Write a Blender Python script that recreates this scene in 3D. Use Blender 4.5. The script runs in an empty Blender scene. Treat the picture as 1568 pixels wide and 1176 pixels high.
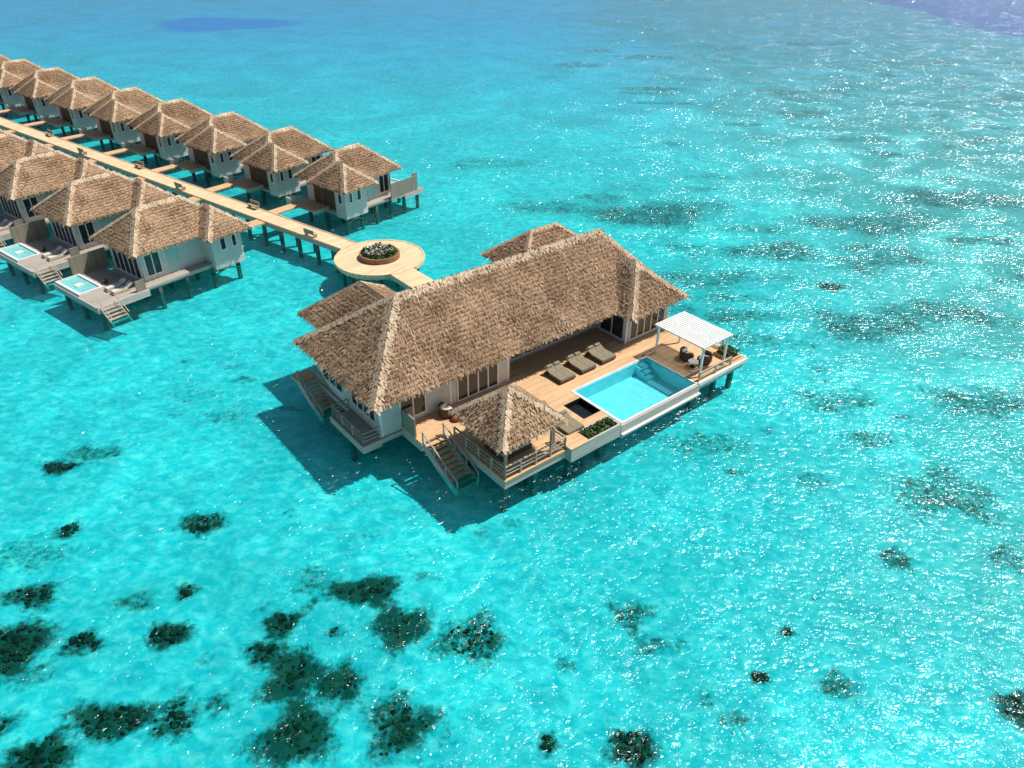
import bpy, math, random
import numpy as np
from mathutils import Matrix, Vector
random.seed(7); np.random.seed(7)
scene=bpy.context.scene
D=bpy.data
WL=0.72      # water level
ZB=-0.95     # sea bed level
# ------------------------------------------------------------------ helpers: nodes
def newmat(name):
    m=D.materials.new(name); m.use_nodes=True
    nt=m.node_tree; nt.nodes.clear()
    out=nt.nodes.new('ShaderNodeOutputMaterial')
    return m,nt,out
class N:
    def __init__(s,nt): s.nt=nt
    def n(s,t,**k):
        x=s.nt.nodes.new('ShaderNode'+t)
        for a,b in k.items(): setattr(x,a,b)
        return x
    def l(s,a,b): s.nt.links.new(a,b)
    def setin(s,node,i,v):
        if hasattr(v,'links') or isinstance(v,bpy.types.NodeSocket): s.l(v,node.inputs[i])
        else: node.inputs[i].default_value=v
    def math(s,op,a,b=0.0,c=None,clamp=False):
        x=s.n('Math',operation=op); x.use_clamp=clamp
        s.setin(x,0,a); s.setin(x,1,b)
        if c is not None: s.setin(x,2,c)
        return x.outputs[0]
    def mix(s,f,a,b,blend='MIX'):
        x=s.n('Mix',data_type='RGBA',blend_type=blend); 
        s.setin(x,0,f); s.setin(x,6,a); s.setin(x,7,b)
        return x.outputs[2]
    def noise(s,vec,scale,detail=3,rough=.5,dist=0.0,dim='3D'):
        x=s.n('TexNoise'); x.noise_dimensions=dim; s.l(vec,x.inputs['Vector'])
        x.inputs['Scale'].default_value=scale; x.inputs['Detail'].default_value=detail
        x.inputs['Roughness'].default_value=rough; x.inputs['Distortion'].default_value=dist
        return x.outputs['Fac']
    def mapping(s,vec,sc=(1,1,1),rot=(0,0,0),loc=(0,0,0)):
        x=s.n('Mapping'); s.l(vec,x.inputs[0]); x.inputs['Scale'].default_value=sc
        x.inputs['Rotation'].default_value=rot; x.inputs['Location'].default_value=loc
        return x.outputs[0]
    def ramp(s,f,lo,hi,a=0.0,b=1.0):
        x=s.n('MapRange'); x.interpolation_type='SMOOTHSTEP'
        s.setin(x,0,f); s.setin(x,1,lo); s.setin(x,2,hi); s.setin(x,3,a); s.setin(x,4,b)
        return x.outputs[0]
def c4(c): return (c[0],c[1],c[2],1)
# ------------------------------------------------------------------ materials
def mat_simple(name,col,rough=.7,var=.15,scale=3.0,bump=.0,spec=.3):
    m,nt,out=newmat(name); g=N(nt)
    b=g.n('BsdfPrincipled'); g.l(b.outputs[0],out.inputs[0])
    b.inputs['Roughness'].default_value=rough
    b.inputs['Specular IOR Level'].default_value=spec
    tc=g.n('TexCoord').outputs['Object']
    f=g.noise(tc,scale,3,.65)
    f=g.ramp(f,.3,.7)
    lo=c4([x*(1-var) for x in col]); hi=c4([min(1,x*(1+var)) for x in col])
    g.l(g.mix(f,lo,hi),b.inputs['Base Color'])
    if bump:
        bp=g.n('Bump'); bp.inputs['Strength'].default_value=bump; bp.inputs['Distance'].default_value=.03
        g.l(g.noise(tc,scale*6,2),bp.inputs['Height']); g.l(bp.outputs[0],b.inputs['Normal'])
    return m
def mat_planks(name,col,axis=1,width=.14,rough=.65,var=.25,gap=.35,grey=0.0):
    """boards of given width, repeated along `axis` of object space"""
    m,nt,out=newmat(name); g=N(nt)
    b=g.n('BsdfPrincipled'); g.l(b.outputs[0],out.inputs[0])
    b.inputs['Roughness'].default_value=rough; b.inputs['Specular IOR Level'].default_value=.25
    tc=g.n('TexCoord').outputs['Object']
    sep=g.n('SeparateXYZ'); g.l(tc,sep.inputs[0])
    v=g.math('DIVIDE',sep.outputs[axis],width)
    fl=g.math('FLOOR',v); fr=g.math('FRACT',v)
    oth=sep.outputs[0 if axis==1 else (1 if axis==0 else 0)]
    seg=g.math('FLOOR',g.math('ADD',g.math('DIVIDE',oth,2.4),g.math('MULTIPLY',fl,.37)))
    cmb=g.n('CombineXYZ'); g.l(fl,cmb.inputs[0]); g.l(seg,cmb.inputs[1])
    wn=g.n('TexWhiteNoise'); g.l(cmb.outputs[0],wn.inputs['Vector'])
    big=g.noise(tc,.5,3,.6)
    fac=g.math('ADD',g.math('MULTIPLY',wn.outputs[0],.6),g.math('MULTIPLY',big,.55))
    lo=c4([x*(1-var) for x in col]); hi=c4([min(1,x*(1+var*.8)) for x in col])
    colr=g.mix(fac,lo,hi)
    gl=g.math('LESS_THAN',g.math('ABSOLUTE',g.math('SUBTRACT',fr,.5)),.44)
    gf=g.math('ADD',g.math('MULTIPLY',gl,gap),1-gap)
    cc=g.mix(1.0,colr,gf,'MULTIPLY')
    g.l(cc,b.inputs['Base Color'])
    bp=g.n('Bump'); bp.inputs['Strength'].default_value=.5; bp.inputs['Distance'].default_value=.02
    g.l(gl,bp.inputs['Height']); g.l(bp.outputs[0],b.inputs['Normal'])
    return m
def mat_thatch(name,dark,light):
    m,nt,out=newmat(name); g=N(nt)
    b=g.n('BsdfPrincipled'); g.l(b.outputs[0],out.inputs[0])
    b.inputs['Roughness'].default_value=.95; b.inputs['Specular IOR Level'].default_value=.1
    tcn=g.n('TexCoord'); uv=tcn.outputs['UV']; ob=tcn.outputs['Object']
    n1=g.noise(g.mapping(uv,(9,2.6,1)),1.0,4,.7,0,'2D')
    n2=g.noise(ob,.4,3,.6)
    n3=g.noise(g.mapping(uv,(1.8,1.4,1)),1.4,3,.7,.5,'2D')
    sep=g.n('SeparateXYZ'); g.l(uv,sep.inputs[0])
    row=g.math('FRACT',g.math('ADD',g.math('DIVIDE',sep.outputs[1],.34),g.math('MULTIPLY',n3,1.2)))
    oi=g.n('ObjectInfo')
    f=g.math('ADD',g.math('MULTIPLY',n1,.5),g.math('MULTIPLY',n2,.5))
    f=g.math('ADD',f,g.math('MULTIPLY',g.math('SUBTRACT',row,.5),.36))
    f=g.math('ADD',f,g.math('MULTIPLY',g.math('SUBTRACT',oi.outputs['Random'],.5),.14))
    f=g.ramp(f,.28,.78)
    col=g.mix(f,c4(dark),c4(light))
    g.l(col,b.inputs['Base Color'])
    bp=g.n('Bump'); bp.inputs['Strength'].default_value=.7; bp.inputs['Distance'].default_value=.06
    g.l(g.math('ADD',n1,g.math('MULTIPLY',row,.6)),bp.inputs['Height']); g.l(bp.outputs[0],b.inputs['Normal'])
    return m
def mat_straw(name,dark,light):
    m,nt,out=newmat(name); g=N(nt)
    b=g.n('BsdfPrincipled'); g.l(b.outputs[0],out.inputs[0])
    b.inputs['Roughness'].default_value=.95; b.inputs['Specular IOR Level'].default_value=.1
    geo=g.n('NewGeometry'); ob=g.n('TexCoord').outputs['Object']
    f=g.math('ADD',g.math('MULTIPLY',geo.outputs['Random Per Island'],.6),g.math('MULTIPLY',g.ramp(g.noise(ob,.45,4,.65,.6),.3,.7),.5))
    f=g.math('SUBTRACT',f,.10)
    g.l(g.mix(f,c4(dark),c4(light)),b.inputs['Base Color'])
    return m
def mat_glass(name):
    m,nt,out=newmat(name); g=N(nt)
    b=g.n('BsdfPrincipled'); g.l(b.outputs[0],out.inputs[0])
    b.inputs['Base Color'].default_value=(.012,.018,.02,1); b.inputs['Roughness'].default_value=.06
    tc=g.n('TexCoord').outputs['Object']
    f=g.noise(tc,1.2,2)
    g.l(g.mix(f,(.008,.011,.012,1),(.05,.06,.06,1)),b.inputs['Base Color'])
    return m
M={}
M['thatch']=mat_thatch('thatch',(.110,.062,.034),(.57,.38,.23))
M['straw']=mat_straw('thatch_straw',(.120,.072,.042),(.67,.46,.285))
M['strawpale']=mat_straw('thatch_ridge',(.46,.325,.205),(.82,.64,.45))
M['under']=mat_simple('roof_underside',(.10,.07,.045),.9)
M['deck']=mat_planks('deck_boards',(.68,.43,.23),1,.15)
M['deckx']=mat_planks('deck_boards_x',(.68,.43,.23),0,.15)
M['jet']=mat_planks('jetty_boards',(.78,.57,.34),1,.16)
M['greydeck']=mat_planks('weathered_boards',(.42,.36,.30),1,.15)
M['siding']=mat_planks('wall_siding',(.62,.59,.53),2,.2,.7,.12,.25)
M['white']=mat_simple('white_paint',(.78,.77,.73),.5,.08,2)
M['fascia']=mat_planks('fascia_boards',(.48,.44,.38),2,.16,.7,.2,.3)
M['wood']=mat_simple('weathered_wood',(.42,.34,.26),.75,.25,4)
M['screen']=mat_planks('screen_boards',(.27,.235,.175),0,.12,.8,.25,.4)
M['conc']=mat_simple('pile_concrete',(.13,.125,.105),.85,.3,2,.3)
M['darkwood']=mat_simple('dark_wood',(.10,.065,.04),.7,.3,4)
M['glass']=mat_glass('window_glass')
M['cushion']=mat_simple('taupe_cushion',(.25,.215,.14),.9,.12,5)
M['cushlight']=mat_simple('light_cushion',(.62,.58,.50),.9,.08,5)
M['dark']=mat_simple('dark_tile',(.012,.014,.016),.2,.3,3)
M['red']=mat_simple('red_fabric',(.42,.09,.045),.9,.1,5)
M['tile']=mat_simple('pool_tile',(.26,.70,.74),.4,.06,3)
M['plunge']=mat_simple('plunge_pool_surface',(.20,.58,.56),.12,.12,2)
M['rim']=mat_simple('stone_rim',(.70,.70,.66),.5,.08,2)
M['soil']=mat_simple('soil',(.06,.045,.03),.95,.3,5)
M['planter']=mat_simple('planter_wood',(.26,.14,.075),.7,.2,4)
M['teal']=mat_simple('teal_curtain',(.36,.54,.50),.8,.1,2)
def mat_leaf(name,a,b2):
    m,nt,out=newmat(name); g=N(nt)
    b=g.n('BsdfPrincipled'); g.l(b.outputs[0],out.inputs[0]); b.inputs['Roughness'].default_value=.6
    geo=g.n('NewGeometry')
    g.l(g.mix(geo.outputs['Random Per Island'],c4(a),c4(b2)),b.inputs['Base Color'])
    return m
M['leaf']=mat_leaf('leaves',(.022,.05,.014),(.12,.19,.05))
M['flower']=mat_leaf('flowers',(.45,.42,.34),(.75,.72,.62))
# ------------------------------------------------------------------ builder
class B:
    def __init__(s,name,loc=(0,0,0),rot=0.0):
        s.name=name; s.loc=loc; s.rot=rot; s.parts={}; s.meshes=[]
    def add(s,part,mat,V,F,UV=None):
        P=s.parts.setdefault(part,dict(mat=mat,V=[],F=[],UV=[],n=0))
        V=[tuple(map(float,v)) for v in V]
        F=[tuple(i+P['n'] for i in f) for f in F]
        P['V']+=V; P['F']+=F; P['n']+=len(V)
        if UV is None:
            for f in F: P['UV']+=[(0.,0.)]*len(f)
        else:
            P['UV']+=UV
    def box(s,part,mat,x0,x1,y0,y1,z0,z1):
        if x0>x1:x0,x1=x1,x0
        if y0>y1:y0,y1=y1,y0
        if z0>z1:z0,z1=z1,z0
        V=[(x0,y0,z0),(x1,y0,z0),(x1,y1,z0),(x0,y1,z0),(x0,y0,z1),(x1,y0,z1),(x1,y1,z1),(x0,y1,z1)]
        F=[(0,3,2,1),(4,5,6,7),(0,1,5,4),(1,2,6,5),(2,3,7,6),(3,0,4,7)]
        s.add(part,mat,V,F)
    def beam(s,part,mat,p,q,w,h=None):
        h=h or w
        p=Vector(p);q=Vector(q);d=(q-p).normalized()
        up=Vector((0,0,1)) if abs(d.z)<.95 else Vector((0,1,0))
        a=d.cross(up).normalized(); b=a.cross(d).normalized()
        V=[]
        for o in (p,q):
            for i,j in ((-1,-1),(1,-1),(1,1),(-1,1)): V.append(tuple(o+a*(i*w/2)+b*(j*h/2)))
        F=[(0,1,2,3),(7,6,5,4),(0,4,5,1),(1,5,6,2),(2,6,7,3),(3,7,4,0)]
        s.add(part,mat,V,F)
    def cyl(s,part,mat,cx,cy,r,z0,z1,n=20,r2=None):
        r2=r if r2 is None else r2
        V=[];F=[]
        for i in range(n):
            a=2*math.pi*i/n; V.append((cx+r*math.cos(a),cy+r*math.sin(a),z0)); V.append((cx+r2*math.cos(a),cy+r2*math.sin(a),z1))
        for i in range(n):
            j=(i+1)%n; F.append((2*i,2*j,2*j+1,2*i+1))
        F.append(tuple(2*i+1 for i in range(n))); F.append(tuple(2*i for i in reversed(range(n))))
        s.add(part,mat,V,F)
    def quads(s,part,mat,Q,UV=None):
        Q=np.asarray(Q).reshape(-1,3); n=len(Q)//4
        s.add(part,mat,Q.tolist(),[(4*i,4*i+1,4*i+2,4*i+3) for i in range(n)],UV)
    def build(s):
        s.meshes=[]
        for pn,P in s.parts.items():
            me=D.meshes.new(s.name+'_'+pn); me.from_pydata(P['V'],[],P['F'])
            uvl=me.uv_layers.new(name='UVMap')
            uvl.data.foreach_set('uv',np.array(P['UV'],dtype=np.float32).ravel())
            me.materials.append(M[P['mat']]); me.update(); s.meshes.append((pn,me))
    def place(s,name=None,loc=None,rot=None):
        if not s.meshes: s.build()
        name=name or s.name
        e=D.objects.new(name,None); e.location=loc or s.loc; e.rotation_euler=(0,0,s.rot if rot is None else rot)
        e.empty_display_size=.5
        scene.collection.objects.link(e)
        for pn,me in s.meshes:
            o=D.objects.new(pn,me); scene.collection.objects.link(o); o.parent=e
        return e
    def single(s,name=None,loc=None,rot=None):
        """joined single mesh object"""
        V=[];F=[];mi=[];mats=[];n=0
        for pn,P in s.parts.items():
            if P['mat'] not in mats: mats.append(P['mat'])
            k=mats.index(P['mat'])
            V+=P['V']; F+=[tuple(i+n for i in f) for f in P['F']]; mi+=[k]*len(P['F']); n+=P['n']
        me=D.meshes.new(s.name); me.from_pydata(V,[],F)
        for m_ in mats: me.materials.append(M[m_])
        me.polygons.foreach_set('material_index',mi); me.update()
        s.me=me
        return s.inst(name,loc,rot)
    def inst(s,name=None,loc=None,rot=None):
        o=D.objects.new(name or s.name,s.me); o.location=loc or s.loc; o.rotation_euler=(0,0,s.rot if rot is None else rot)
        scene.collection.objects.link(o); return o
def hn(x,y):
    return (np.sin(x*1.7+1.3*np.sin(y*1.1))+np.sin(y*2.1+1.7*np.sin(x*.9+2))+.6*np.sin(x*4.3+y*3.7)+.5*np.sin(x*7.1-y*6.3))/3.1
def hip_roof(b,x0,x1,y0,y1,ze,ra,rb,zr,dens=16,pale=1.0,thick=.3):
    """hipped thatched roof; ra,rb = ridge end points (x,y)"""
    A=np.array([x0,y0,ze]);Bc=np.array([x1,y0,ze]);C=np.array([x1,y1,ze]);Dd=np.array([x0,y1,ze])
    R1=np.array([ra[0],ra[1],zr]);R2=np.array([rb[0],rb[1],zr])
    if abs(R1[0]-R2[0])>=abs(R1[1]-R2[1]): # ridge along x, R1 left
        faces=[(A,Bc,R1,R2),(Bc,C,R2,R2),(C,Dd,R2,R1),(Dd,A,R1,R1)]
        hips=[(A,R1),(Dd,R1),(Bc,R2),(C,R2)]
    else: # ridge along y, R1 low y
        faces=[(A,Bc,R1,R1),(Bc,C,R1,R2),(C,Dd,R2,R2),(Dd,A,R2,R1)]
        hips=[(A,R1),(Bc,R1),(C,R2),(Dd,R2)]
    cen=np.array([(x0+x1)/2,(y0+y1)/2,ze])
    for (p,q,tp,tq) in faces:
        L=np.linalg.norm(q-p); mid=(p+q)/2; S=np.linalg.norm((tp+tq)/2-mid)
        ns=max(3,int(L/.35)); nts=max(3,int(S/.15))
        V=[];UV0=[]
        e=(q-p)/L
        for j in range(nts+1):
            t=j/nts
            lo=p+(tp-p)*t; hi=q+(tq-q)*t
            for i in range(ns+1):
                P=lo+(hi-lo)*(i/ns)
                uvx=float(np.dot(P-p,e)); uvy=float(t*S)
                z=P[2]; saw=((z-ze)/.22)%1.0
                fade=min(1,(z-ze)/.2+.4)
                P=P.copy(); P[2]+= (-.05*saw+.06*hn(P[0]*1.2,P[1]*1.2))*fade
                if j==0: P[2]+=.06*hn(P[0]*5,P[1]*5)
                V.append(P); UV0.append((uvx,uvy))
        F=[];UV=[]
        for j in range(nts):
            for i in range(ns):
                a=j*(ns+1)+i; f=(a,a+1,a+ns+2,a+ns+1); F.append(f); UV+=[UV0[k] for k in f]
        b.add('thatch_roof','thatch',V,F,UV)
        # thick eave edge
        V2=[];F2=[];UV2=[]
        inn=(cen-mid); inn[2]=0; inn/=np.linalg.norm(inn)
        for i in range(ns+1):
            P=V[i]; Q=P+inn*.22-np.array([0,0,thick+.06*hn(P[0]*6,P[1]*6)])
            V2+= [P,Q]
        for i in range(ns):
            f=(2*i,2*i+1,2*i+3,2*i+2); F2.append(f); UV2+=[(i*.35,0),(i*.35,.3),(i*.35+.35,.3),(i*.35+.35,0)]
        b.add('thatch_roof','thatch',V2,F2,UV2)
        # straw bundles on the slope
        down=(mid-(tp+tq)/2); down/=np.linalg.norm(down)
        nrm=np.cross(e,-down); 
        if nrm[2]<0: nrm=-nrm
        area=S*(L+np.linalg.norm(tq-tp))/2
        k=int(area*dens)
        t=np.random.rand(k*2); 
        wt=(1-t)*L+t*np.linalg.norm(tq-tp)
        keep=np.random.rand(k*2)*L<wt; t=t[keep][:k]; k=len(t)
        s_=np.random.rand(k)
        lo=p+(tp-p)*t[:,None]; hi=q+(tq-q)*t[:,None]
        P=lo+(hi-lo)*s_[:,None]
        ln=np.random.uniform(.12,.36,k)[:,None]; w=np.random.uniform(.03,.08,k)[:,None]
        dd=down+e*np.random.normal(0,.2,k)[:,None]
        top=P+nrm*.01; bot=P+dd*ln+nrm*np.random.uniform(.015,.085,k)[:,None]
        Q=np.stack([top-e*w/2,top+e*w/2,bot+e*w*.4,bot-e*w*.4],1)
        b.quads('thatch_straw','straw',Q)
        # eave fringe
        k=int(L*20); s_=np.random.rand(k)[:,None]
        P=p+(q-p)*s_; ln=np.random.uniform(.12,.38,k)[:,None]
        out=-inn
        dn=np.array([0,0,-1.0])*np.random.uniform(.55,1,k)[:,None]+out*np.random.uniform(.1,.5,k)[:,None]+e*np.random.normal(0,.15,k)[:,None]
        w=np.random.uniform(.03,.08,k)[:,None]
        P0=P-down*.1+nrm*.03
        Q=np.stack([P0-e*w/2,P0+e*w/2,P+dn*ln+e*w*.3,P+dn*ln-e*w*.3],1)
        b.quads('thatch_straw','straw',Q)
    # pale ridge and hip caps
    def cap(p,q,n1,wid,mat,dn):
        L=np.linalg.norm(q-p); d=(q-p)/L
        k=int(L*dn)
        for sd in (-1,1):
            s_=np.random.rand(k)[:,None]; P=p+(q-p)*s_
            side=np.cross(d,[0,0,1]); side/=np.linalg.norm(side); side=side*sd
            dirv=side*1.0+np.array([0,0,-1])*n1-d*np.random.uniform(-.1,.6,k)[:,None]*(1 if q[2]>p[2]+.1 else 0)
            dirv/=np.linalg.norm(dirv,axis=1)[:,None] if dirv.ndim==2 else 1
            off=(np.random.rand(k)**1.6)[:,None]*wid*.9; ln=np.random.uniform(.10,.2,k)[:,None]
            a=P+dirv*off+np.array([0,0,.10]); c=P+dirv*(off+ln)+np.array([0,0,.07])
            w=np.random.uniform(.04,.09,k)[:,None]
            Q=np.stack([a-d*w/2,a+d*w/2,c+d*w/2,c-d*w/2],1)
            b.quads('ridge_thatch',mat,Q)
    sl=(zr-ze)/max(.1,min(abs(ra[1]-y0),abs(x1-x0)/2, abs(y1-y0)/2))
    for (p,q) in hips: cap(p,q,sl*.72,.38*pale,'strawpale',60)
    if np.linalg.norm(R1-R2)>.3: cap(R1,R2,sl,.45*pale,'strawpale',60)
    b.box('roof_underside','under',x0+.2,x1-.2,y0+.2,y1-.2,ze-.2,ze-.12)
def railing(b,pts,z,h=1.0,part='railing',mat='wood',step=1.3):
    for (a,c) in zip(pts[:-1],pts[1:]):
        L=math.hypot(c[0]-a[0],c[1]-a[1]); n=max(1,round(L/step))
        for i in range(n+1):
            t=i/n; x=a[0]+(c[0]-a[0])*t; y=a[1]+(c[1]-a[1])*t
            b.box(part,mat,x-.05,x+.05,y-.05,y+.05,z,z+h)
        for hh in (.35,.62,h+.03):
            b.beam(part,mat,(a[0],a[1],z+hh),(c[0],c[1],z+hh),.07 if hh<h else .12,.06)
def window(b,part,axis,pos,a0,a1,z0,z1,n=3,outward=-1):
    """window on wall plane: axis 'y' -> plane y=pos spanning x a0..a1"""
    o=outward
    def bx(mat,u0,u1,d0,d1,z0_,z1_,pt):
        if axis=='y': b.box(pt,mat,u0,u1,pos+o*d0,pos+o*d1,z0_,z1_)
        else: b.box(pt,mat,pos+o*d0,pos+o*d1,u0,u1,z0_,z1_)
    bx('glass',a0,a1,.004,.02,z0,z1,part+'_glass')
    f=.1
    bx('white',a0-f,a1+f,.003,.07,z1,z1+f,part+'_frame'); bx('white',a0-f,a1+f,.003,.07,z0-f,z0,part+'_frame')
    for i in range(n+1):
        u=a0+(a1-a0)*i/n; bx('white',u-f/2,u+f/2,.003,.065,z0,z1,part+'_frame')
def leaves(b,part,mat,x0,x1,y0,y1,z0,z1,k,size=.14,rnd=None):
    P=np.stack([np.random.uniform(x0,x1,k),np.random.uniform(y0,y1,k),z0+(z1-z0)*np.random.rand(k)**.7],1)
    if rnd is not None:
        cx,cy,r=rnd; a=np.random.rand(k)*6.283; rr=r*np.sqrt(np.random.rand(k))
        P[:,0]=cx+rr*np.cos(a); P[:,1]=cy+rr*np.sin(a)
        bumpy=.55+.45*np.sin(P[:,0]*3.1+1)*np.sin(P[:,1]*3.7)
        P[:,2]=z0+(z1-z0)*np.random.rand(k)**.6*bumpy*(1-.4*(rr/r)**2)
    a=np.random.normal(size=(k,3)); a/=np.linalg.norm(a,axis=1)[:,None]
    c=np.cross(a,np.random.normal(size=(k,3))); c/=np.linalg.norm(c,axis=1)[:,None]
    s=size*np.random.uniform(.6,1.4,k)[:,None]
    Q=np.stack([P-a*s,P-c*s*.5,P+a*s,P+c*s*.5],1)
    b.quads(part,mat,Q)
# ------------------------------------------------------------------ frames
TH=math.radians(39.463)
UX,UY=math.cos(TH),math.sin(TH)
def uvw(u,v,z=0): return (u*UX-v*UY,u*UY+v*UX,z)
OU,OV=32.0,40.0   # local origin of the villa
PB=ZB-.5
def villa():
    b=B('thatched_overwater_villa',uvw(OU,OV,0),TH)
    def X(u): return u-OU
    def Y(v): return v-OV
    def bx(part,mat,u0,u1,v0,v1,z0,z1): b.box(part,mat,X(u0),X(u1),Y(v0),Y(v1),z0,z1)
    # roofs
    hip_roof(b,X(17.7),X(46.3),Y(35.2),Y(46.6),4.97,(X(23.1),Y(40.9)),(X(42.9),Y(40.9)),9.26,dens=46,pale=1.5)
    hip_roof(b,X(39.6),X(46.35),Y(33.6),Y(43),4.93,(X(42.95),Y(36.7)),(X(42.95),Y(40.5)),7.75,dens=46,pale=1.3)
    hip_roof(b,X(19.9),X(27.7),Y(41.0),Y(50.5),4.95,(X(23.8),Y(42.5)),(X(23.8),Y(47.2)),7.7,dens=34,pale=.7)
    hip_roof(b,X(38.2),X(47.6),Y(45.0),Y(51.0),4.95,(X(41.5),Y(48)),(X(44.6),Y(48)),7.3,dens=34,pale=.7)
    # walls
    T=5.15
    bx('walls','siding',18.7,29.5,36.3,45.5,1.75,T)
    bx('walls','siding',29.5,40.4,38.2,45.5,1.75,T)
    bx('walls','siding',40.4,45.3,34.7,45.5,1.75,T)
    bx('walls','siding',20.9,26.7,45.5,49.5,1.75,T)
    bx('walls','siding',39.5,46.3,45.5,49.8,1.75,T)
    for (u,v) in ((18.7,36.3),(29.5,36.3),(40.4,34.7),(45.3,34.7),(24.3,36.3)):
        bx('wall_trim','white',u-.09,u+.09,v-.03,v+.12,1.8,4.9)
    window(b,'sliding_door','y',Y(36.3),X(24.9),X(28.5),2.15,4.45,4)
    window(b,'left_front_window','y',Y(36.3),X(20.2),X(22.2),2.5,4.2,2)
    window(b,'gallery_window','y',Y(38.2),X(30.2),X(39.8),2.3,4.45,9)
    window(b,'wing_window','y',Y(34.7),X(40.8),X(44.9),2.3,4.4,5)
    window(b,'wing_side_window','x',X(40.4),Y(35.0),Y(37.6),2.3,4.4,2,-1)
    window(b,'end_window','x',X(18.7),Y(37.0),Y(40.2),2.6,4.3,4,-1)
    window(b,'end_window_back','x',X(18.7),Y(41.5),Y(44.5),2.6,4.3,3,-1)
    window(b,'right_window','x',X(45.3),Y(35.5),Y(40),2.4,4.3,4,1)
    bx('floor_slab','fascia',18.5,29.6,36.15,45.7,1.4,1.76)
    bx('floor_slab','fascia',29.6,46.0,37.9,45.7,1.4,1.76)
    bx('floor_slab','fascia',20.7,26.9,45.7,49.7,1.4,1.76)
    bx('floor_slab','fascia',33,46.6,45.7,50.0,1.4,1.76)
    zt=2.0; zb=1.82
    def dk(u0,u1,v0,v1): bx('decking','deck',u0,u1,v0,v1,zb,zt)
    dk(20.2,22.1,33.9,36.27); dk(22.1,29.6,33.0,36.27)
    dk(27.3,30.5,28.4,33.0); dk(30.5,32.15,31.3,33.0); dk(30.5,32.15,28.4,29.2)
    dk(29.6,32.15,33.0,38.17); dk(32.15,40.3,32.35,38.17); dk(40.3,46.2,27.25,34.67); dk(45.35,46.2,34.67,38.5)
    bx('gazebo_deck','deck',22.1,27.3,27.4,33.0,zb,zt)
    def sk(u0,u1,v0,v1,z0=1.35,z1=1.81): bx('deck_fascia','fascia',u0,u1,v0,v1,z0,z1)
    sk(22.1,27.3,27.45,27.6); sk(22.1,22.25,27.6,33.9); sk(20.2,20.35,33.9,36.2,1.3,1.81)
    sk(27.15,27.3,27.6,28.4)
    sk(40.4,46.15,27.3,27.45,1.25); sk(46.0,46.15,27.45,38.4,1.3)
    bx('deck_edge','rim',40.35,46.25,27.08,27.245,1.75,2.03); bx('deck_edge','rim',46.205,46.33,27.08,38.5,1.75,2.03)
    bx('deck_joists','darkwood',22.4,30.4,28.5,36.0,1.45,1.8); bx('deck_joists','darkwood',30.4,32.0,31.4,36.0,1.45,1.8)
    bx('deck_joists','darkwood',40.5,45.9,27.6,37.5,1.45,1.8)
    bx('deck_joists','darkwood',32.2,40.4,32.6,37.8,1.45,1.8)
    # planter front
    bx('planter_box','fascia',27.3,31.9,27.0,27.15,1.15,2.2); bx('planter_box','fascia',27.3,27.45,27.15,28.3,1.15,2.2)
    bx('planter_box','fascia',31.75,31.9,27.15,28.3,1.15,2.2); bx('planter_box','fascia',27.45,31.75,28.15,28.3,1.15,2.2)
    bx('planter_top','deck',27.25,28.9,26.97,28.35,2.2,2.24)
    bx('planter_soil','soil',27.45,31.75,27.15,28.15,1.9,2.05)
    leaves(b,'planter_plants','leaf',X(29.0),X(31.65),Y(27.2),Y(28.1),2.05,2.4,700,.11)
    # hot tub
    bx('hot_tub','dark',30.57,32.08,29.27,31.23,1.2,1.25)
    for q in ((30.5,30.56,29.2,31.3),(32.09,32.15,29.2,31.3),(30.56,32.09,29.2,29.26),(30.56,32.09,31.24,31.3)): bx('hot_tub','dark',*q,1.2,1.99)
    bx('hot_tub_water','dark',30.565,32.085,29.265,31.235,1.55,1.6)
    # pool
    pu0,pu1,pv0,pv1=32.45,40.1,27.4,32.15
    bx('pool_shell','tile',pu0,pu1,pv0,pv1,.78,.82)
    bx('pool_shell','tile',pu0-.05,pu0,pv0,pv1,.78,1.93); bx('pool_shell','tile',pu1,pu1+.05,pv0,pv1,.78,1.93)
    bx('pool_shell','tile',pu0,pu1,pv0-.05,pv0,.78,1.93); bx('pool_shell','tile',pu0,pu1,pv1,pv1+.05,.78,1.93)
    for i in range(3): bx('pool_steps','tile',pu1-1.1,pu1-.02,pv1-.45*(3-i),pv1-.45*(2-i)-.004,.82,1.1+.25*i)
    bx('pool_rim','rim',32.16,pu0-.051,27.2,32.34,1.5,2.03); bx('pool_rim','rim',pu1+.051,40.29,27.2,32.34,1.5,2.03)
    bx('pool_rim','rim',pu0-.051,pu1+.051,27.2,pv0-.051,1.5,2.0); bx('pool_rim','rim',pu0-.051,pu1+.051,pv1+.051,32.34,1.5,2.03)
    bx('pool_wall','fascia',32.05,40.4,27.05,27.19,.85,1.93); bx('pool_wall','fascia',32.05,32.15,27.2,29.1,.85,1.8)
    bx('pool_wall','fascia',40.305,40.42,27.2,32.3,.85,1.8)
    bx('pool_gutter','rim',32.05,40.4,26.85,27.049,1.2,1.28)
    # gazebo
    hip_roof(b,X(21.75),X(27.1),Y(27.3),Y(32.7),4.55,(X(24.4),Y(30.0)),(X(24.44),Y(30.0)),6.75,dens=50,pale=.9)
    for u in (22.6,26.4):
        for v in (28.0,32.0): bx('gazebo_posts','wood',u-.08,u+.08,v-.08,v+.08,2,4.5)
    railing(b,[(X(22.2),Y(32.9)),(X(22.2),Y(27.55)),(X(27.2),Y(27.55)),(X(27.2),Y(28.6))],2.0,.95)
    bx('gazebo_daybed','darkwood',23.2,25.6,29.0,31.0,2.0,2.35); bx('gazebo_daybed_mattress','cushlight',23.25,25.55,29.05,30.95,2.352,2.55)
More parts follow.
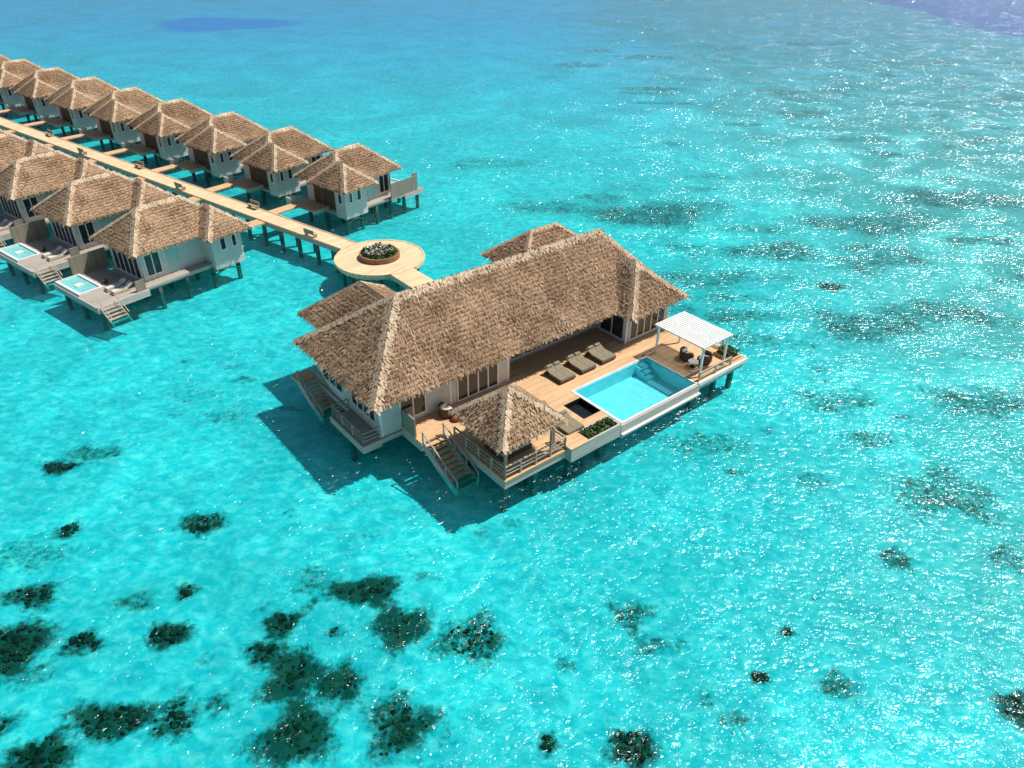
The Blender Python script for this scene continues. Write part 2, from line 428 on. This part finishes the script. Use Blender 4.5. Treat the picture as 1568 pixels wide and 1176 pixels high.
    # stairs down to the water
    def stairs(u0,u1,v0,v1,z0,z1,n):
        for i in range(n):
            v=v0+(v1-v0)*(i+.5)/n; z=z0+(z1-z0)*(i+1)/(n+1)
            bx('stair_treads','deck',u0+.08,u1-.08,v-.17,v+.17,z-.05,z)
        for u in (u0,u1):
            prev=None
            for i in range(9):
                t=i/8; v=v0+(v1-v0)*t; z=z0+(z1-z0)*t-.05-.35*math.sin(math.pi*t)*.5
                if prev: b.beam('stair_stringers','fascia',(X(u),Y(prev[0]),prev[1]),(X(u),Y(v),z),.1,.6)
                prev=(v,z)
            b.beam('stair_rail','wood',(X(u),Y(v0),z0+.9),(X(u),Y(v1),z1+.9),.08)
            for i in range(4):
                t=i/3; b.beam('stair_rail','wood',(X(u),Y(v0+(v1-v0)*t),z0+(z1-z0)*t),(X(u),Y(v0+(v1-v0)*t),z0+(z1-z0)*t+.9),.08)
    stairs(20.3,21.95,33.8,30.0,2.0,.3,10)
    stairs(17.25,18.6,45.9,42.3,2.0,.35,10)
    bx('stair_landing','deck',17.15,18.66,45.9,47.0,1.82,2.0)
    bx('privacy_screen','screen',20.2,20.32,34.6,36.25,2.0,3.5); bx('privacy_screen','screen',20.2,21.1,36.13,36.25,2.0,3.4)
    # side balcony
    bx('balcony_deck','greydeck',17.2,18.49,36.2,40.6,1.55,1.75)
    bx('balcony_fascia','fascia',17.08,17.19,36.1,40.7,1.25,1.8); bx('balcony_fascia','fascia',17.19,18.49,36.09,36.19,1.25,1.8)
    railing(b,[(X(18.5),Y(36.25)),(X(17.25),Y(36.25)),(X(17.25),Y(40.5)),(X(18.5),Y(40.5))],1.75,.95,'balcony_railing')
    # piles
    for u in (17.5,18.9,22.5,25.0,28.0,31.0,34.0,37.0,40.8,43.5,45.7):
        for v in (28.0,31.5,35.9,38.5,42.0,45.3,49.0):
            if v<33.5 and u<22: continue
            if 32<u<40.3 and v<32.5: continue
            if v<36 and u<20: continue
            if v>46 and (u<21 or 27<u<34): continue
            if u==31.0 and v==31.5: continue
            if u==17.5 and v>41: continue
            b.box('piles','conc',X(u)-.17,X(u)+.17,Y(v)-.17,Y(v)+.17,PB,1.4)
    # pergola
    for u in (41.15,44.0):
        for v in (27.75,32.1): bx('pergola_posts','white',u-.07,u+.07,v-.07,v+.07,2.0,4.4)
    for v in (27.75,32.1): bx('pergola_frame','white',40.9,44.3,v-.06,v+.06,4.4,4.52)
    for u in (40.95,42.6,44.2): bx('pergola_frame','white',u-.05,u+.05,27.5,32.35,4.522,4.62)
    n=22
    for i in range(n):
        v=27.5+(32.35-27.5)*(i+.5)/n; bx('pergola_slats','white',40.85,44.35,v-.078,v+.078,4.625,4.665)
    # right deck planters with shrubs
    bx('deck_planter','deckx',44.6,46.0,27.5,29.2,2.0,2.25); bx('deck_planter_soil','soil',44.75,45.85,27.65,29.05,2.25,2.27)
    leaves(b,'deck_plants','leaf',X(44.75),X(45.85),Y(27.65),Y(29.05),2.27,2.65,400,.12)
    railing(b,[(X(46.1),Y(29.4)),(X(46.1),Y(34.3))],2.0,.9,'deck_railing')
    railing(b,[(X(40.6),Y(27.35)),(X(44.4),Y(27.35))],2.0,.7,'deck_railing',step=1.9)
    # link to round platform
    bx('entry_walk','jet',32.5,35.0,45.7,58.0,1.82,1.992)
    bx('entry_walk_beams','fascia',32.52,32.65,50,57.9,1.45,1.815); bx('entry_walk_beams','fascia',34.85,34.98,50,57.9,1.45,1.815)
    for v in (51,54.5): 
        for u in (32.8,34.7): bx('piles','conc',u-.15,u+.15,v-.15,v+.15,PB,1.45)
    return b.place()
villa()
# ------------------------------------------------------------------ villa furniture
def lounger():
    b=B('sun_lounger')
    b.box('frame','darkwood',-.75,.75,-.95,.95,.12,.24)
    for x in (-.65,.65):
        for y in (-.8,.8): b.box('legs','darkwood',x-.05,x+.05,y-.05,y+.05,0,.12)
    b.box('cushion','cushion',-.72,-.01,-.92,.35,.245,.40); b.box('cushion','cushion',.01,.72,-.92,.35,.245,.40)
    for x in (-.365,.365):
        b.beam('back','cushion',(x,.37,.34),(x,.98,.62),.7,.14)
        b.beam('pillow','cushion',(x,.72,.64),(x,.92,.73),.5,.10)
    return b
lb=lounger(); first=True
for (u,v,a) in ((32.9,34.3,0),(35.1,34.35,0),(37.3,34.4,0),(28.5,30.9,0),(28.9,29.2,0)):
    p=uvw(u,v,2.002)
    if first: lb.single('sun_lounger',p,TH+a); first=False
    else: lb.inst('sun_lounger',p,TH+a)
def armchair():
    b=B('rattan_armchair')
    b.cyl('base','darkwood',0,0,.5,0,.32,18,.55)
    b.cyl('seat','cushlight',0,0,.46,.322,.45,18,.42)
    n=12
    for i in range(n):
        a0=math.radians(20+200*i/n+70)-.5; a1=a0+math.radians(200/n)
        b.beam('back','darkwood',(.56*math.cos(a0),.56*math.sin(a0),.5),(.56*math.cos(a1),.56*math.sin(a1),.5),.09,.55)
    b.box('pillow','cushlight',-.3,.3,.25,.4,.46,.75)
    return b
ac=armchair(); ac.single('rattan_armchair',uvw(42.5,30.1,2.002),TH)
for (u,v,a) in ((43.1,28.9,2.4),(23.4,35.5,.3)): ac.inst('rattan_armchair',uvw(u,v,2.002),TH+a)
t=B('round_side_table'); t.cyl('top','white',0,0,.4,.45,.5,20); t.cyl('stem','darkwood',0,0,.06,0,.45,10); t.cyl('foot','darkwood',0,0,.25,0,.03,16)
t.single('round_side_table',uvw(41.9,29.0,2.002),TH)
t=B('red_pouf'); t.cyl('a','red',0,0,.3,0,.1,18,.38); t.cyl('b','red',0,0,.38,.1,.3,18,.38); t.cyl('c','red',0,0,.38,.3,.4,18,.28)
t.single('red_pouf',uvw(23.6,34.6,2.002),0)
# ------------------------------------------------------------------ jetty
CX,CY=-13.37,69.45
RJ=math.atan2(.795,.606)
Kx,Ky=math.cos(RJ),math.sin(RJ); Jx,Jy=-Ky,Kx
def st(s,t,z=0): return (CX+Jx*s+Kx*t,CY+Jy*s+Ky*t,z)
b=B('wooden_jetty',(CX,CY,0),RJ)
b.box('boards','jet',-1.15,1.15,4.2,190,1.84,1.985)
for x in (-1.18,1.06): b.box('edge_beams','fascia',x,x+.12,4.3,190,1.5,1.838)
for x in (-1.1,1.0): b.box('kerb','jet',x,x+.1,4.6,190,1.986,2.06)
for i in range(62):
    y=5.5+i*3.0
    for x in (-1.0,1.0): b.box('piles','conc',x-.16,x+.16,y-.16,y+.16,PB,1.3)
    b.box('piles','conc',-1.15,1.15,y-.12,y+.12,1.3,1.498)
b.place()
b=B('round_platform',(CX,CY,0),RJ)
def ring(b,part,mat,r0,r1,z0,z1,n=72):
    V=[];F=[]
    for i in range(n):
        a=2*math.pi*i/n; c,s_=math.cos(a),math.sin(a)
        V+=[(r0*c,r0*s_,z0),(r1*c,r1*s_,z0),(r1*c,r1*s_,z1),(r0*c,r0*s_,z1)]
    for i in range(n):
        j=(i+1)%n
        for k in range(4):
            l=(k+1)%4; F.append((4*i+k,4*j+k,4*j+l,4*i+l))
    b.add(part,mat,V,F)
ring(b,'boards','jet',1.7,4.35,1.84,2.0); ring(b,'kerb','jet',4.351,4.5,1.7,2.05)
ring(b,'planter_wall','planter',1.78,2.0,2.001,2.5)
b.cyl('planter_soil','soil',0,0,1.77,1.9,2.3,40)
leaves(b,'planter_shrubs','leaf',0,0,0,0,2.3,3.2,2600,.16,(0,0,1.7))
leaves(b,'planter_flowers','flower',0,0,0,0,2.6,3.35,420,.11,(.1,.1,1.45))
ring(b,'joists','fascia',3.9,4.3,1.45,1.838)
for i in range(10):
    a=2*math.pi*i/10
    b.cyl('piles','conc',3.7*math.cos(a),3.7*math.sin(a),.17,PB,1.8,10)
for i in range(4):
    a=2*math.pi*(i+.5)/4
    b.cyl('piles','conc',1.5*math.cos(a),1.5*math.sin(a),.17,PB,1.8,10)
b.place()
bn=B('jetty_bench')
bn.box('seat','wood',-.25,.25,-.8,.8,.38,.45)
for y in (-.7,.7): bn.box('legs','wood',-.22,.22,y-.05,y+.05,0,.38)
bn.box('back','wood',.2,.26,-.8,.8,.45,.85)
bn.single('jetty_bench',st(9.6,-.75,1.99),RJ+math.pi)
for (s_,t_) in ((21.5,.75),(34,-.75),(46,.75),(58,-.75),(71,.75)): bn.inst('jetty_bench',st(s_,t_,1.99),RJ+(math.pi if t_<0 else 0))
# ------------------------------------------------------------------ small bungalows
def bungalow(m,name):
    """m=+1 right row, -1 left row. local x=t*m, y=s relative to s0"""
    b=B(name,(0,0,0),RJ)
    def bx(part,mat,t0,t1,s0,s1,z0,z1): b.box(part,mat,m*t0,m*t1,s0,s1,z0,z1)
    def roof(t0,t1,s0,s1,ze,r0,r1,zr,**k):
        x0,x1=sorted((m*t0,m*t1)); ra=(m*r0[0],r0[1]); rb=(m*r1[0],r1[1])
        if abs(ra[0]-rb[0])>.01 and ra[0]>rb[0]: ra,rb=rb,ra
        hip_roof(b,x0,x1,s0,s1,ze,ra,rb,zr,**k)
    ti=6.0 if m>0 else 7.3
    to=16.2 if m>0 else 18.4
    roof(ti,to,1.5,9.0,4.9,(ti+3.4,5.25),(to-3.2,5.25),7.7,dens=24,pale=1.1)
    roof(ti-.5,ti+4.6,-.2,6.2,4.8,(ti+2.05,2.5),(ti+2.05,3.6),6.95,dens=24,pale=1.1)
    bx('walls','siding',ti+.9,to-1.0,2.6,8.1,1.5,5.0)
    bx('walls','siding',ti+.4,ti+3.7,.9,2.6,1.15,4.9)
    bx('floor_slab','fascia',ti+.6,to-.4,1.6,8.4,1.25,1.49)
    bx('side_deck','greydeck',ti+3.75,to-.4,1.4,2.59,1.5,1.7)
    window(b,'side_window','y',2.6,*sorted((m*(to-2.9),m*(to-1.4))),2.2,4.2,2)
    window(b,'bath_window','y',.9,*sorted((m*(ti+1.0),m*(ti+1.5))),3.0,4.1,1)
    window(b,'bath_window','y',.9,*sorted((m*(ti+2.2),m*(ti+2.8))),3.0,4.1,1)
    window(b,'inner_window','x',m*(ti+.4),1.4,2.0,2.9,4.0,1,-m)
    window(b,'outer_window','x',m*(to-1.0),3.0,7.6,1.9,4.4,5,m)
    bx('entry_door','darkwood',ti+.84,ti+.9,5.6,6.8,1.7,4.1)
    bx('entry_wall','darkwood',ti+.86,ti+.9,2.7,5.5,1.6,4.7)
    bx('curtain_panel','teal',to-4.9,to-3.6,2.56,2.596,1.75,4.2)
    te=to+4.4 if m<0 else to+2.8
    bx('terrace','greydeck',to-.39,te,1.0,8.9,1.5,1.66)
    bx('terrace_fascia','fascia',to-.39,te,.86,.99,1.1,1.7); bx('terrace_fascia','fascia',te,te+.12,.86,8.9,1.1,1.7)
    bx('terrace_screen','screen',to-.9,to+2.6,8.9,9.02,1.67,3.6)
    if m<0: bx('terrace_screen','screen',to-.3,to+.6,1.2,1.32,1.67,2.7)
    else:
        bx('terrace_screen','screen',to-2.6,to+1.9,.9,1.02,1.67,3.5); bx('terrace_screen','screen',to+1.9,to+2.75,1.7,1.82,1.67,3.5)
        bx('terrace','greydeck',to-2.7,to-.4,.85,1.39,1.5,1.66)
    # plunge pool with white coping
    p0,p1,q0,q1=(to+2.3,to+4.1,4.6,8.7) if m<0 else (to+.6,to+2.4,4.6,8.7)
    bx('plunge_pool_coping','rim',p0-.25,p0,q0-.25,q1+.15,1.661,1.9); bx('plunge_pool_coping','rim',p1,p1+.25,q0-.25,q1+.15,1.665 if m>0 else 1.0,1.9)
    bx('plunge_pool_coping','rim',p0,p1,q0-.25,q0,1.661,1.9); bx('plunge_pool_coping','rim',p0,p1,q1,q1+.15,1.661,1.9)
    bx('plunge_pool_water','plunge',p0,p1,q0,q1,1.7,1.78)
    bx('plunge_pool_step','rim',p0+.6,p1-.5,q0+1.6,q0+2.3,1.782,1.86)
    if m<0:
        for s_ in (2.2,3.3):
            bx('terrace_lounger_cushions','cushlight',to+.9,to+2.2,s_,s_+.6,1.85,2.0); bx('terrace_lounger_frames','wood',to+.8,to+2.3,s_-.03,s_+.63,1.665,1.845)
            b.beam('terrace_lounger_cushions','cushlight',(m*(to+.85),s_+.3,2.0),(m*(to+.35),s_+.3,2.3),.6,.1)
        bx('terrace_table','darkwood',to+1.2,to+1.6,5.2,5.6,1.665,2.05)
        for i in range(5):
            bx('water_stair','wood',to+2.7,to+4.2,.55-.3*i,.85-.3*i,1.4-.22*i,1.47-.22*i)
        for t_ in (to+2.65,to+4.25): b.beam('water_stair','wood',(m*t_,.9,1.5),(m*t_,-.9,.3),.08,.25)
        for t_ in (to+2.65,to+4.25): b.beam('water_stair','wood',(m*t_,.9,2.3),(m*t_,-.8,1.2),.07)
    # entrance link and platform
    bx('entry_walk','deck',1.2,ti+.8,6.9 if m>0 else 6.2,8.4 if m>0 else 7.7,1.8,1.95)
    bx('entry_platform','deck',ti-1.6,ti+.8,4.4,6.15 if m<0 else 6.85,1.8,1.95)
    bx('entry_platform_edge','fascia',ti-1.6,ti+.8,4.28,4.39,1.5,1.9)
    bx('service_box','siding',ti-1.4,ti-.5,8.5,9.4,1.5,2.5)
    tt=np.linspace(ti+.9,te-.4,6)
    for t_ in tt:
        for s_ in (1.6,4.9,8.1): b.box('piles','conc',m*t_-.16,m*t_+.16,s_-.16,s_+.16,PB,1.24)
    b.beam('braces','wood',(m*tt[0],1.3,1.2),(m*tt[1],1.3,.5),.12); b.beam('braces','wood',(m*tt[1],1.3,1.2),(m*tt[0],1.3,.5),.12)
    return b
br=bungalow(1,'overwater_bungalow'); br.build()
for k in range(12): br.place('overwater_bungalow',st(11.2+12.35*k,0))
bl=bungalow(-1,'overwater_bungalow'); bl.build()
for k in range(8): bl.place('overwater_bungalow',st(10.7+12.2*k,0))
# ------------------------------------------------------------------ seabed
corals=[(-6,27.2,1.35,1.2,1),(-8.3,29.8,1.75,.95,1),(-18.7,26.6,1.0,.78,1),(-2.1,26.5,1.7,1.4,.72),(-11.2,24.1,1.4,1.4,.92),(-8.7,23.6,1.15,.95,.92),
(-10.2,20.9,1.5,1.5,.95),(-5.4,21.4,1.5,1.5,.82),(-12.7,27.4,.95,.8,.9),(-13.1,25.5,.9,.75,.86),(-19.4,21.5,1.9,.9,.9),(-16.4,21.6,1.0,1.1,.72),
(-26.8,25.7,1.85,1.55,1),(-21.9,19.6,1.4,1.05,.88),(-19.8,35.2,1.35,.85,.85),(-28.1,34.5,.7,.7,.88),(-32,40.8,1.1,.7,.95),(-30.8,42.3,1.6,1,.58),
(-11.6,30.6,1.2,1,.54),(-23.1,26,1.0,.85,.72),(-18.8,29.7,.55,.55,.82),(-21.4,29,1,.7,.62),(6.8,28.4,1.1,.95,.64),(7.5,26.4,.9,.7,.6),
(13.1,24.3,.48,.42,.84),(15.3,27.3,.42,.37,.8),(6,20.4,1.1,.95,.9),(17,23.8,1.0,.75,.66),(1.9,20.5,.52,.5,.72),(25.5,22.5,.95,1.05,.92),(29.9,39,3.2,2.5,.58),(28.9,38.6,1.2,1.1,.67),
(23.7,32.8,.85,.85,.67),(33.3,71.5,1.4,1.0,.74),(33.4,62.9,5,2.8,.6),(30.6,32.9,1.0,1.0,.67),(30.6,81,6,2.4,.6),(17.9,92.4,8,4,.62),(-4.8,114.4,7,3,.45),
(-29.6,32.4,2.5,1.5,.48),(-25.5,21,1.4,.85,.7),(-14.5,22.5,.65,.65,.66),(-27.5,29.2,1.4,.85,.8),(-24.6,24.0,1.0,.75,.6),(-9.5,26.8,.5,.4,.77),(3,25,.5,.45,.58),(10,23,.5,.45,.58),(-16,25,.5,.4,.54),
(21,40,1.2,1,.52),(26,50,3,1.6,.52),(38,50,4,2,.6),(42,66,6,2.5,.57),(22,60,3,1.4,.48),(45,90,8,3.5,.58),(5,95,6,2.5,.5),(27,45,2,1,.52),(34,33,2,1.5,.6),(20,73,5,2,.52),(60,100,9,4,.56),(-26,50,2,1.2,.38),(-22,47,1.6,1,.42)]
rr_=random.Random(21)
for i in range(56):   # small scattered weed tufts
    y=rr_.uniform(19,62); x=rr_.uniform(-.75,.8)*y
    corals.append((x,y,rr_.uniform(.3,.9),rr_.uniform(.22,.6),rr_.uniform(.38,.66)))
for i in range(100):
    y=rr_.uniform(42,240); x=rr_.uniform(.05,.85)*y
    k=.35+y/160
    corals.append((x,y,rr_.uniform(1.5,6)*k,rr_.uniform(.8,2.4)*k,rr_.uniform(.32,.56)))
cs=(32-ZB)/33.8
corals=[(x*cs,y*cs,rx*cs,ry*cs,d) for (x,y,rx,ry,d) in corals]
def sb():
    n=760
    q=np.linspace(-1,1,n)
    mx=math.asinh(3500/26.)
    ax=26*np.sinh(q*mx)+2; ay=26*np.sinh(q*mx)+36
    Xg,Yg=np.meshgrid(ax,ay)
    alg=np.zeros_like(Xg)
    for (x,y,rx,ry,dk) in corals:
        i0,i1=np.searchsorted(ax,(x-3*rx,x+3*rx)); j0,j1=np.searchsorted(ay,(y-3*ry,y+3*ry))
        dx,dy=Xg[j0:j1,i0:i1]-x,Yg[j0:j1,i0:i1]-y
        ang=np.arctan2(dy,dx)
        wob=1+.16*np.sin(3*ang+x)+.12*np.sin(5*ang+y*3)
        d=np.sqrt((dx/rx)**2+(dy/ry)**2)/wob
        alg[j0:j1,i0:i1]=np.maximum(alg[j0:j1,i0:i1],dk*np.clip(1.75-d,0,1))
    Z=ZB+.10*np.sin(Xg*.21+1.2*np.sin(Yg*.13))*np.sin(Yg*.19)
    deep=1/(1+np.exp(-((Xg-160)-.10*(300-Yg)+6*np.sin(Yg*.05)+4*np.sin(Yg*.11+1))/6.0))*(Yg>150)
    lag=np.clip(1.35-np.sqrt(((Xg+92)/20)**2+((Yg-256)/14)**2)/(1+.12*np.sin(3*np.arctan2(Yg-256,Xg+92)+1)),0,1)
    Z=Z-deep*6
    me=D.meshes.new('seabed')
    V=np.stack([Xg,Yg,Z],-1).reshape(-1,3).astype(np.float32)
    idx=np.arange(n*n).reshape(n,n)
    F=np.stack([idx[:-1,:-1],idx[:-1,1:],idx[1:,1:],idx[1:,:-1]],-1).reshape(-1,4).astype(np.int32)
    me.vertices.add(len(V)); me.vertices.foreach_set('co',V.ravel())
    me.loops.add(F.size); me.loops.foreach_set('vertex_index',F.ravel())
    me.polygons.add(len(F)); me.polygons.foreach_set('loop_start',np.arange(0,F.size,4,dtype=np.int32)); 
    me.update(calc_edges=True)
    for nm,arr in (('algae',alg),('deep',np.maximum(deep,0)),('lagoon',lag)):
        at=me.attributes.new(nm,'FLOAT','POINT'); at.data.foreach_set('value',arr.ravel().astype(np.float32))
    me.polygons.foreach_set('use_smooth',np.ones(len(F),dtype=bool))
    o=D.objects.new('seabed',me); scene.collection.objects.link(o)
    m,nt,out=newmat('sand_seabed'); g=N(nt)
    b=g.n('BsdfDiffuse'); g.l(b.outputs[0],out.inputs[0])
    pos=g.n('NewGeometry').outputs['Position']
    def attr(x):
        a=g.n('Attribute'); a.attribute_name=x; return a.outputs['Fac']
    n1=g.noise(pos,.09,3,.6,.6,'2D'); n2=g.noise(pos,.55,4,.68,.4,'2D'); n3=g.noise(pos,2.6,3,.7,0,'2D'); n4=g.noise(pos,.022,2,.55,.8,'2D')
    sand=g.mix(g.ramp(n2,.3,.7),(.46,.49,.50,1),(.68,.68,.67,1))
    sand=g.mix(g.math('MULTIPLY',g.ramp(n1,.50,.72),.5),sand,(.82,.80,.74,1))
    sp=g.n('SeparateXYZ'); g.l(pos,sp.inputs[0])
    east=g.ramp(g.math('ADD',sp.outputs[0],g.math('MULTIPLY',g.math('SUBTRACT',n4,.5),50)),8,60)
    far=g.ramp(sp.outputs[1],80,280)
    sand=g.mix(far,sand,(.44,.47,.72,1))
    dens=g.math('ADD',g.math('MULTIPLY',east,.13),g.math('MULTIPLY',far,.05))
    mk=g.math('ADD',g.math('MULTIPLY',n1,-.5),g.math('ADD',g.math('MULTIPLY',n2,.35),g.math('MULTIPLY',n3,.15)))
    mk=g.ramp(g.math('ADD',g.math('ADD',mk,.5),dens),.47,.73)
    amt=g.math('ADD',.42,g.math('MULTIPLY',east,.20))
    col=g.mix(g.math('MULTIPLY',mk,amt),sand,(.22,.26,.22,1))
    al=attr('algae')
    af=g.ramp(g.math('ADD',al,g.math('MULTIPLY',g.math('SUBTRACT',g.math('ADD',g.math('MULTIPLY',n3,.55),g.math('MULTIPLY',n2,.45)),.5),1.7)),.20,.88)
    col=g.mix(g.math('MULTIPLY',af,.96),col,g.mix(n3,(.016,.022,.014,1),(.075,.085,.05,1)))
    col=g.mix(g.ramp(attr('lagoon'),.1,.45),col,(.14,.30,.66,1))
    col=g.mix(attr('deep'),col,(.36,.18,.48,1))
    g.l(col,b.inputs['Color'])
    me.materials.append(m)
sb()
def coral_mesh():
    import bmesh
    bm=bmesh.new(); bmesh.ops.create_icosphere(bm,subdivisions=2,radius=1)
    V0=np.array([v.co[:] for v in bm.verts]); F0=np.array([[v.index for v in f.verts] for f in bm.faces]); bm.free()
    VV=[];FF=[];n=0
    for (x,y,rx,ry,dk) in corals:
        if dk<.70 or rx>4: continue
        k=int(max(5,rx*ry*46*dk))
        for i in range(k):
            a=random.random()*6.283; rr=math.sqrt(random.random())*(1+.18*math.sin(3*a+x))
            px,py=x+rx*.9*rr*math.cos(a),y+ry*.9*rr*math.sin(a)
            s=random.uniform(.05,.19)*(1.15-.6*rr)
            R=1+.28*np.sin(V0[:,0]*5+i)*np.sin(V0[:,1]*6+i*2)+.12*np.random.randn(len(V0))
            P=V0*R[:,None]*s*np.array([random.uniform(.8,1.4),random.uniform(.8,1.4),random.uniform(.6,1.2)])
            P+=np.array([px,py,ZB+.02])
            VV.append(P); FF.append(F0+n); n+=len(V0)
    me=D.meshes.new('coral_reef'); me.from_pydata(np.concatenate(VV).tolist(),[],np.concatenate(FF).tolist())
    m,nt,out=newmat('coral'); g=N(nt); b=g.n('BsdfDiffuse'); g.l(b.outputs[0],out.inputs[0])
    geo=g.n('NewGeometry'); f=g.math('MULTIPLY',geo.outputs['Random Per Island'],g.noise(geo.outputs['Position'],3,2))
    g.l(g.mix(f,(.012,.016,.010,1),(.16,.145,.07,1)),b.inputs['Color'])
    me.materials.append(m); o=D.objects.new('coral_reef',me); scene.collection.objects.link(o)
coral_mesh()
# ------------------------------------------------------------------ water surface
def water():
    me=D.meshes.new('water'); s=3400
    me.from_pydata([(-s,-s,WL),(s,-s,WL),(s,s,WL),(-s,s,WL)],[],[(0,1,2,3)])
    o=D.objects.new('water',me); scene.collection.objects.link(o)
    m,nt,out=newmat('lagoon_water'); g=N(nt)
    pos=g.n('NewGeometry').outputs['Position']
    rot=g.mapping(pos,(1,1.4,1),(0,0,math.radians(25)))
    w1=g.noise(rot,1.3,3,.6,.5,'2D'); w2=g.noise(rot,2.6,1,.5,.3,'2D'); w3=g.noise(pos,.22,2,.55,.4,'2D')
    h=g.math('ADD',g.math('MULTIPLY',w1,.12),g.math('MULTIPLY',w3,.28))
    h=g.math('ADD',h,g.math('MULTIPLY',w2,g.ramp(w3,.36,.62,.04,.16)))
    bp=g.n('Bump'); bp.inputs['Strength'].default_value=1; bp.inputs['Distance'].default_value=1.0
    g.l(h,bp.inputs['Height'])
    gl=g.n('BsdfGlossy'); gl.inputs['Roughness'].default_value=.18; gl.inputs['Color'].default_value=(.86,.93,1,1)
    g.l(bp.outputs[0],gl.inputs['Normal'])
    # caustic light of the wavelets, painted as a pattern in the water tint
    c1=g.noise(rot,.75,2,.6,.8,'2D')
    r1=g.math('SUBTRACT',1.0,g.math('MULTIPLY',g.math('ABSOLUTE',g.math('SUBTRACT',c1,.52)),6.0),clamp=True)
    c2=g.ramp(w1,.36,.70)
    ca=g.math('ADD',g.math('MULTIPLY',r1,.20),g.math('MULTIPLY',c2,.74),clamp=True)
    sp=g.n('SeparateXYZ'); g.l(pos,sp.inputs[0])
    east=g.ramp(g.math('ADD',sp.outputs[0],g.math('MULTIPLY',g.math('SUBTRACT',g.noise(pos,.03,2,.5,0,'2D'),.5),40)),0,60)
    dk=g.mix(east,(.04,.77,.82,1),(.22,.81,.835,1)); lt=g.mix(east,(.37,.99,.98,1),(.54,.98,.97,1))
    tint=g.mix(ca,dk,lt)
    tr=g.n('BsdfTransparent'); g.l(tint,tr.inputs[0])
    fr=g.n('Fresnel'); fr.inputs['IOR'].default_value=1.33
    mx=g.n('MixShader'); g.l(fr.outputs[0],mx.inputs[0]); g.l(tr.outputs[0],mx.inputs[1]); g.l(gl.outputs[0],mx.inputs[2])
    g.l(mx.outputs[0],out.inputs[0]); me.materials.append(m)
    me=D.meshes.new('pool_water')
    c=[uvw(32.45,27.4,1.94),uvw(40.1,27.4,1.94),uvw(40.1,32.15,1.94),uvw(32.45,32.15,1.94)]
    me.from_pydata(c,[],[(0,1,2,3)]); o=D.objects.new('pool_water',me); scene.collection.objects.link(o)
    m,nt,out=newmat('pool_water'); g=N(nt); pos=g.n('NewGeometry').outputs['Position']
    bp=g.n('Bump'); bp.inputs['Distance'].default_value=.02; g.l(g.noise(pos,3,2),bp.inputs['Height'])
    gl=g.n('BsdfGlossy'); gl.inputs['Roughness'].default_value=.05; g.l(bp.outputs[0],gl.inputs['Normal'])
    tr=g.n('BsdfTransparent'); g.l(g.mix(g.ramp(g.noise(pos,1.6,2,.5,.6),.35,.65),(.58,.92,.96,1),(.70,.98,1,1)),tr.inputs[0])
    fr=g.n('Fresnel'); fr.inputs['IOR'].default_value=1.33
    mx=g.n('MixShader'); g.l(fr.outputs[0],mx.inputs[0]); g.l(tr.outputs[0],mx.inputs[1]); g.l(gl.outputs[0],mx.inputs[2]); g.l(mx.outputs[0],out.inputs[0])
    me.materials.append(m)
water()
# ------------------------------------------------------------------ light
AZ=math.radians(19); EL=math.radians(58.5)
sd=Vector((math.cos(AZ)*math.cos(EL),math.sin(AZ)*math.cos(EL),math.sin(EL)))
L=D.lights.new('sun','SUN'); L.energy=5.0; L.angle=math.radians(.5); L.color=(1,.96,.91)
lo=D.objects.new('sun',L); lo.rotation_euler=sd.to_track_quat('Z','Y').to_euler(); scene.collection.objects.link(lo)
w=D.worlds.new('World'); scene.world=w; w.use_nodes=True
nt=w.node_tree; bg=nt.nodes['Background']; sky=nt.nodes.new('ShaderNodeTexSky'); sky.sky_type='NISHITA'; sky.sun_disc=False
sky.sun_elevation=EL; sky.sun_rotation=math.pi/2-AZ
nt.links.new(sky.outputs[0],bg.inputs[0]); bg.inputs[1].default_value=.08
scene.view_settings.view_transform='Standard'; scene.view_settings.look='None'; scene.view_settings.exposure=0
# ------------------------------------------------------------------ camera
cam=D.cameras.new('camera'); cam.angle=2*math.atan(784/1140.45); cam.sensor_fit='HORIZONTAL'; cam.clip_end=9000; cam.clip_start=.5
co=D.objects.new('camera',cam)
co.matrix_world=Matrix.Translation((0,0,32))@Matrix.Rotation(math.radians(90-32.943),4,'X')@Matrix.Rotation(math.radians(.584),4,'Z')
scene.collection.objects.link(co); scene.camera=co
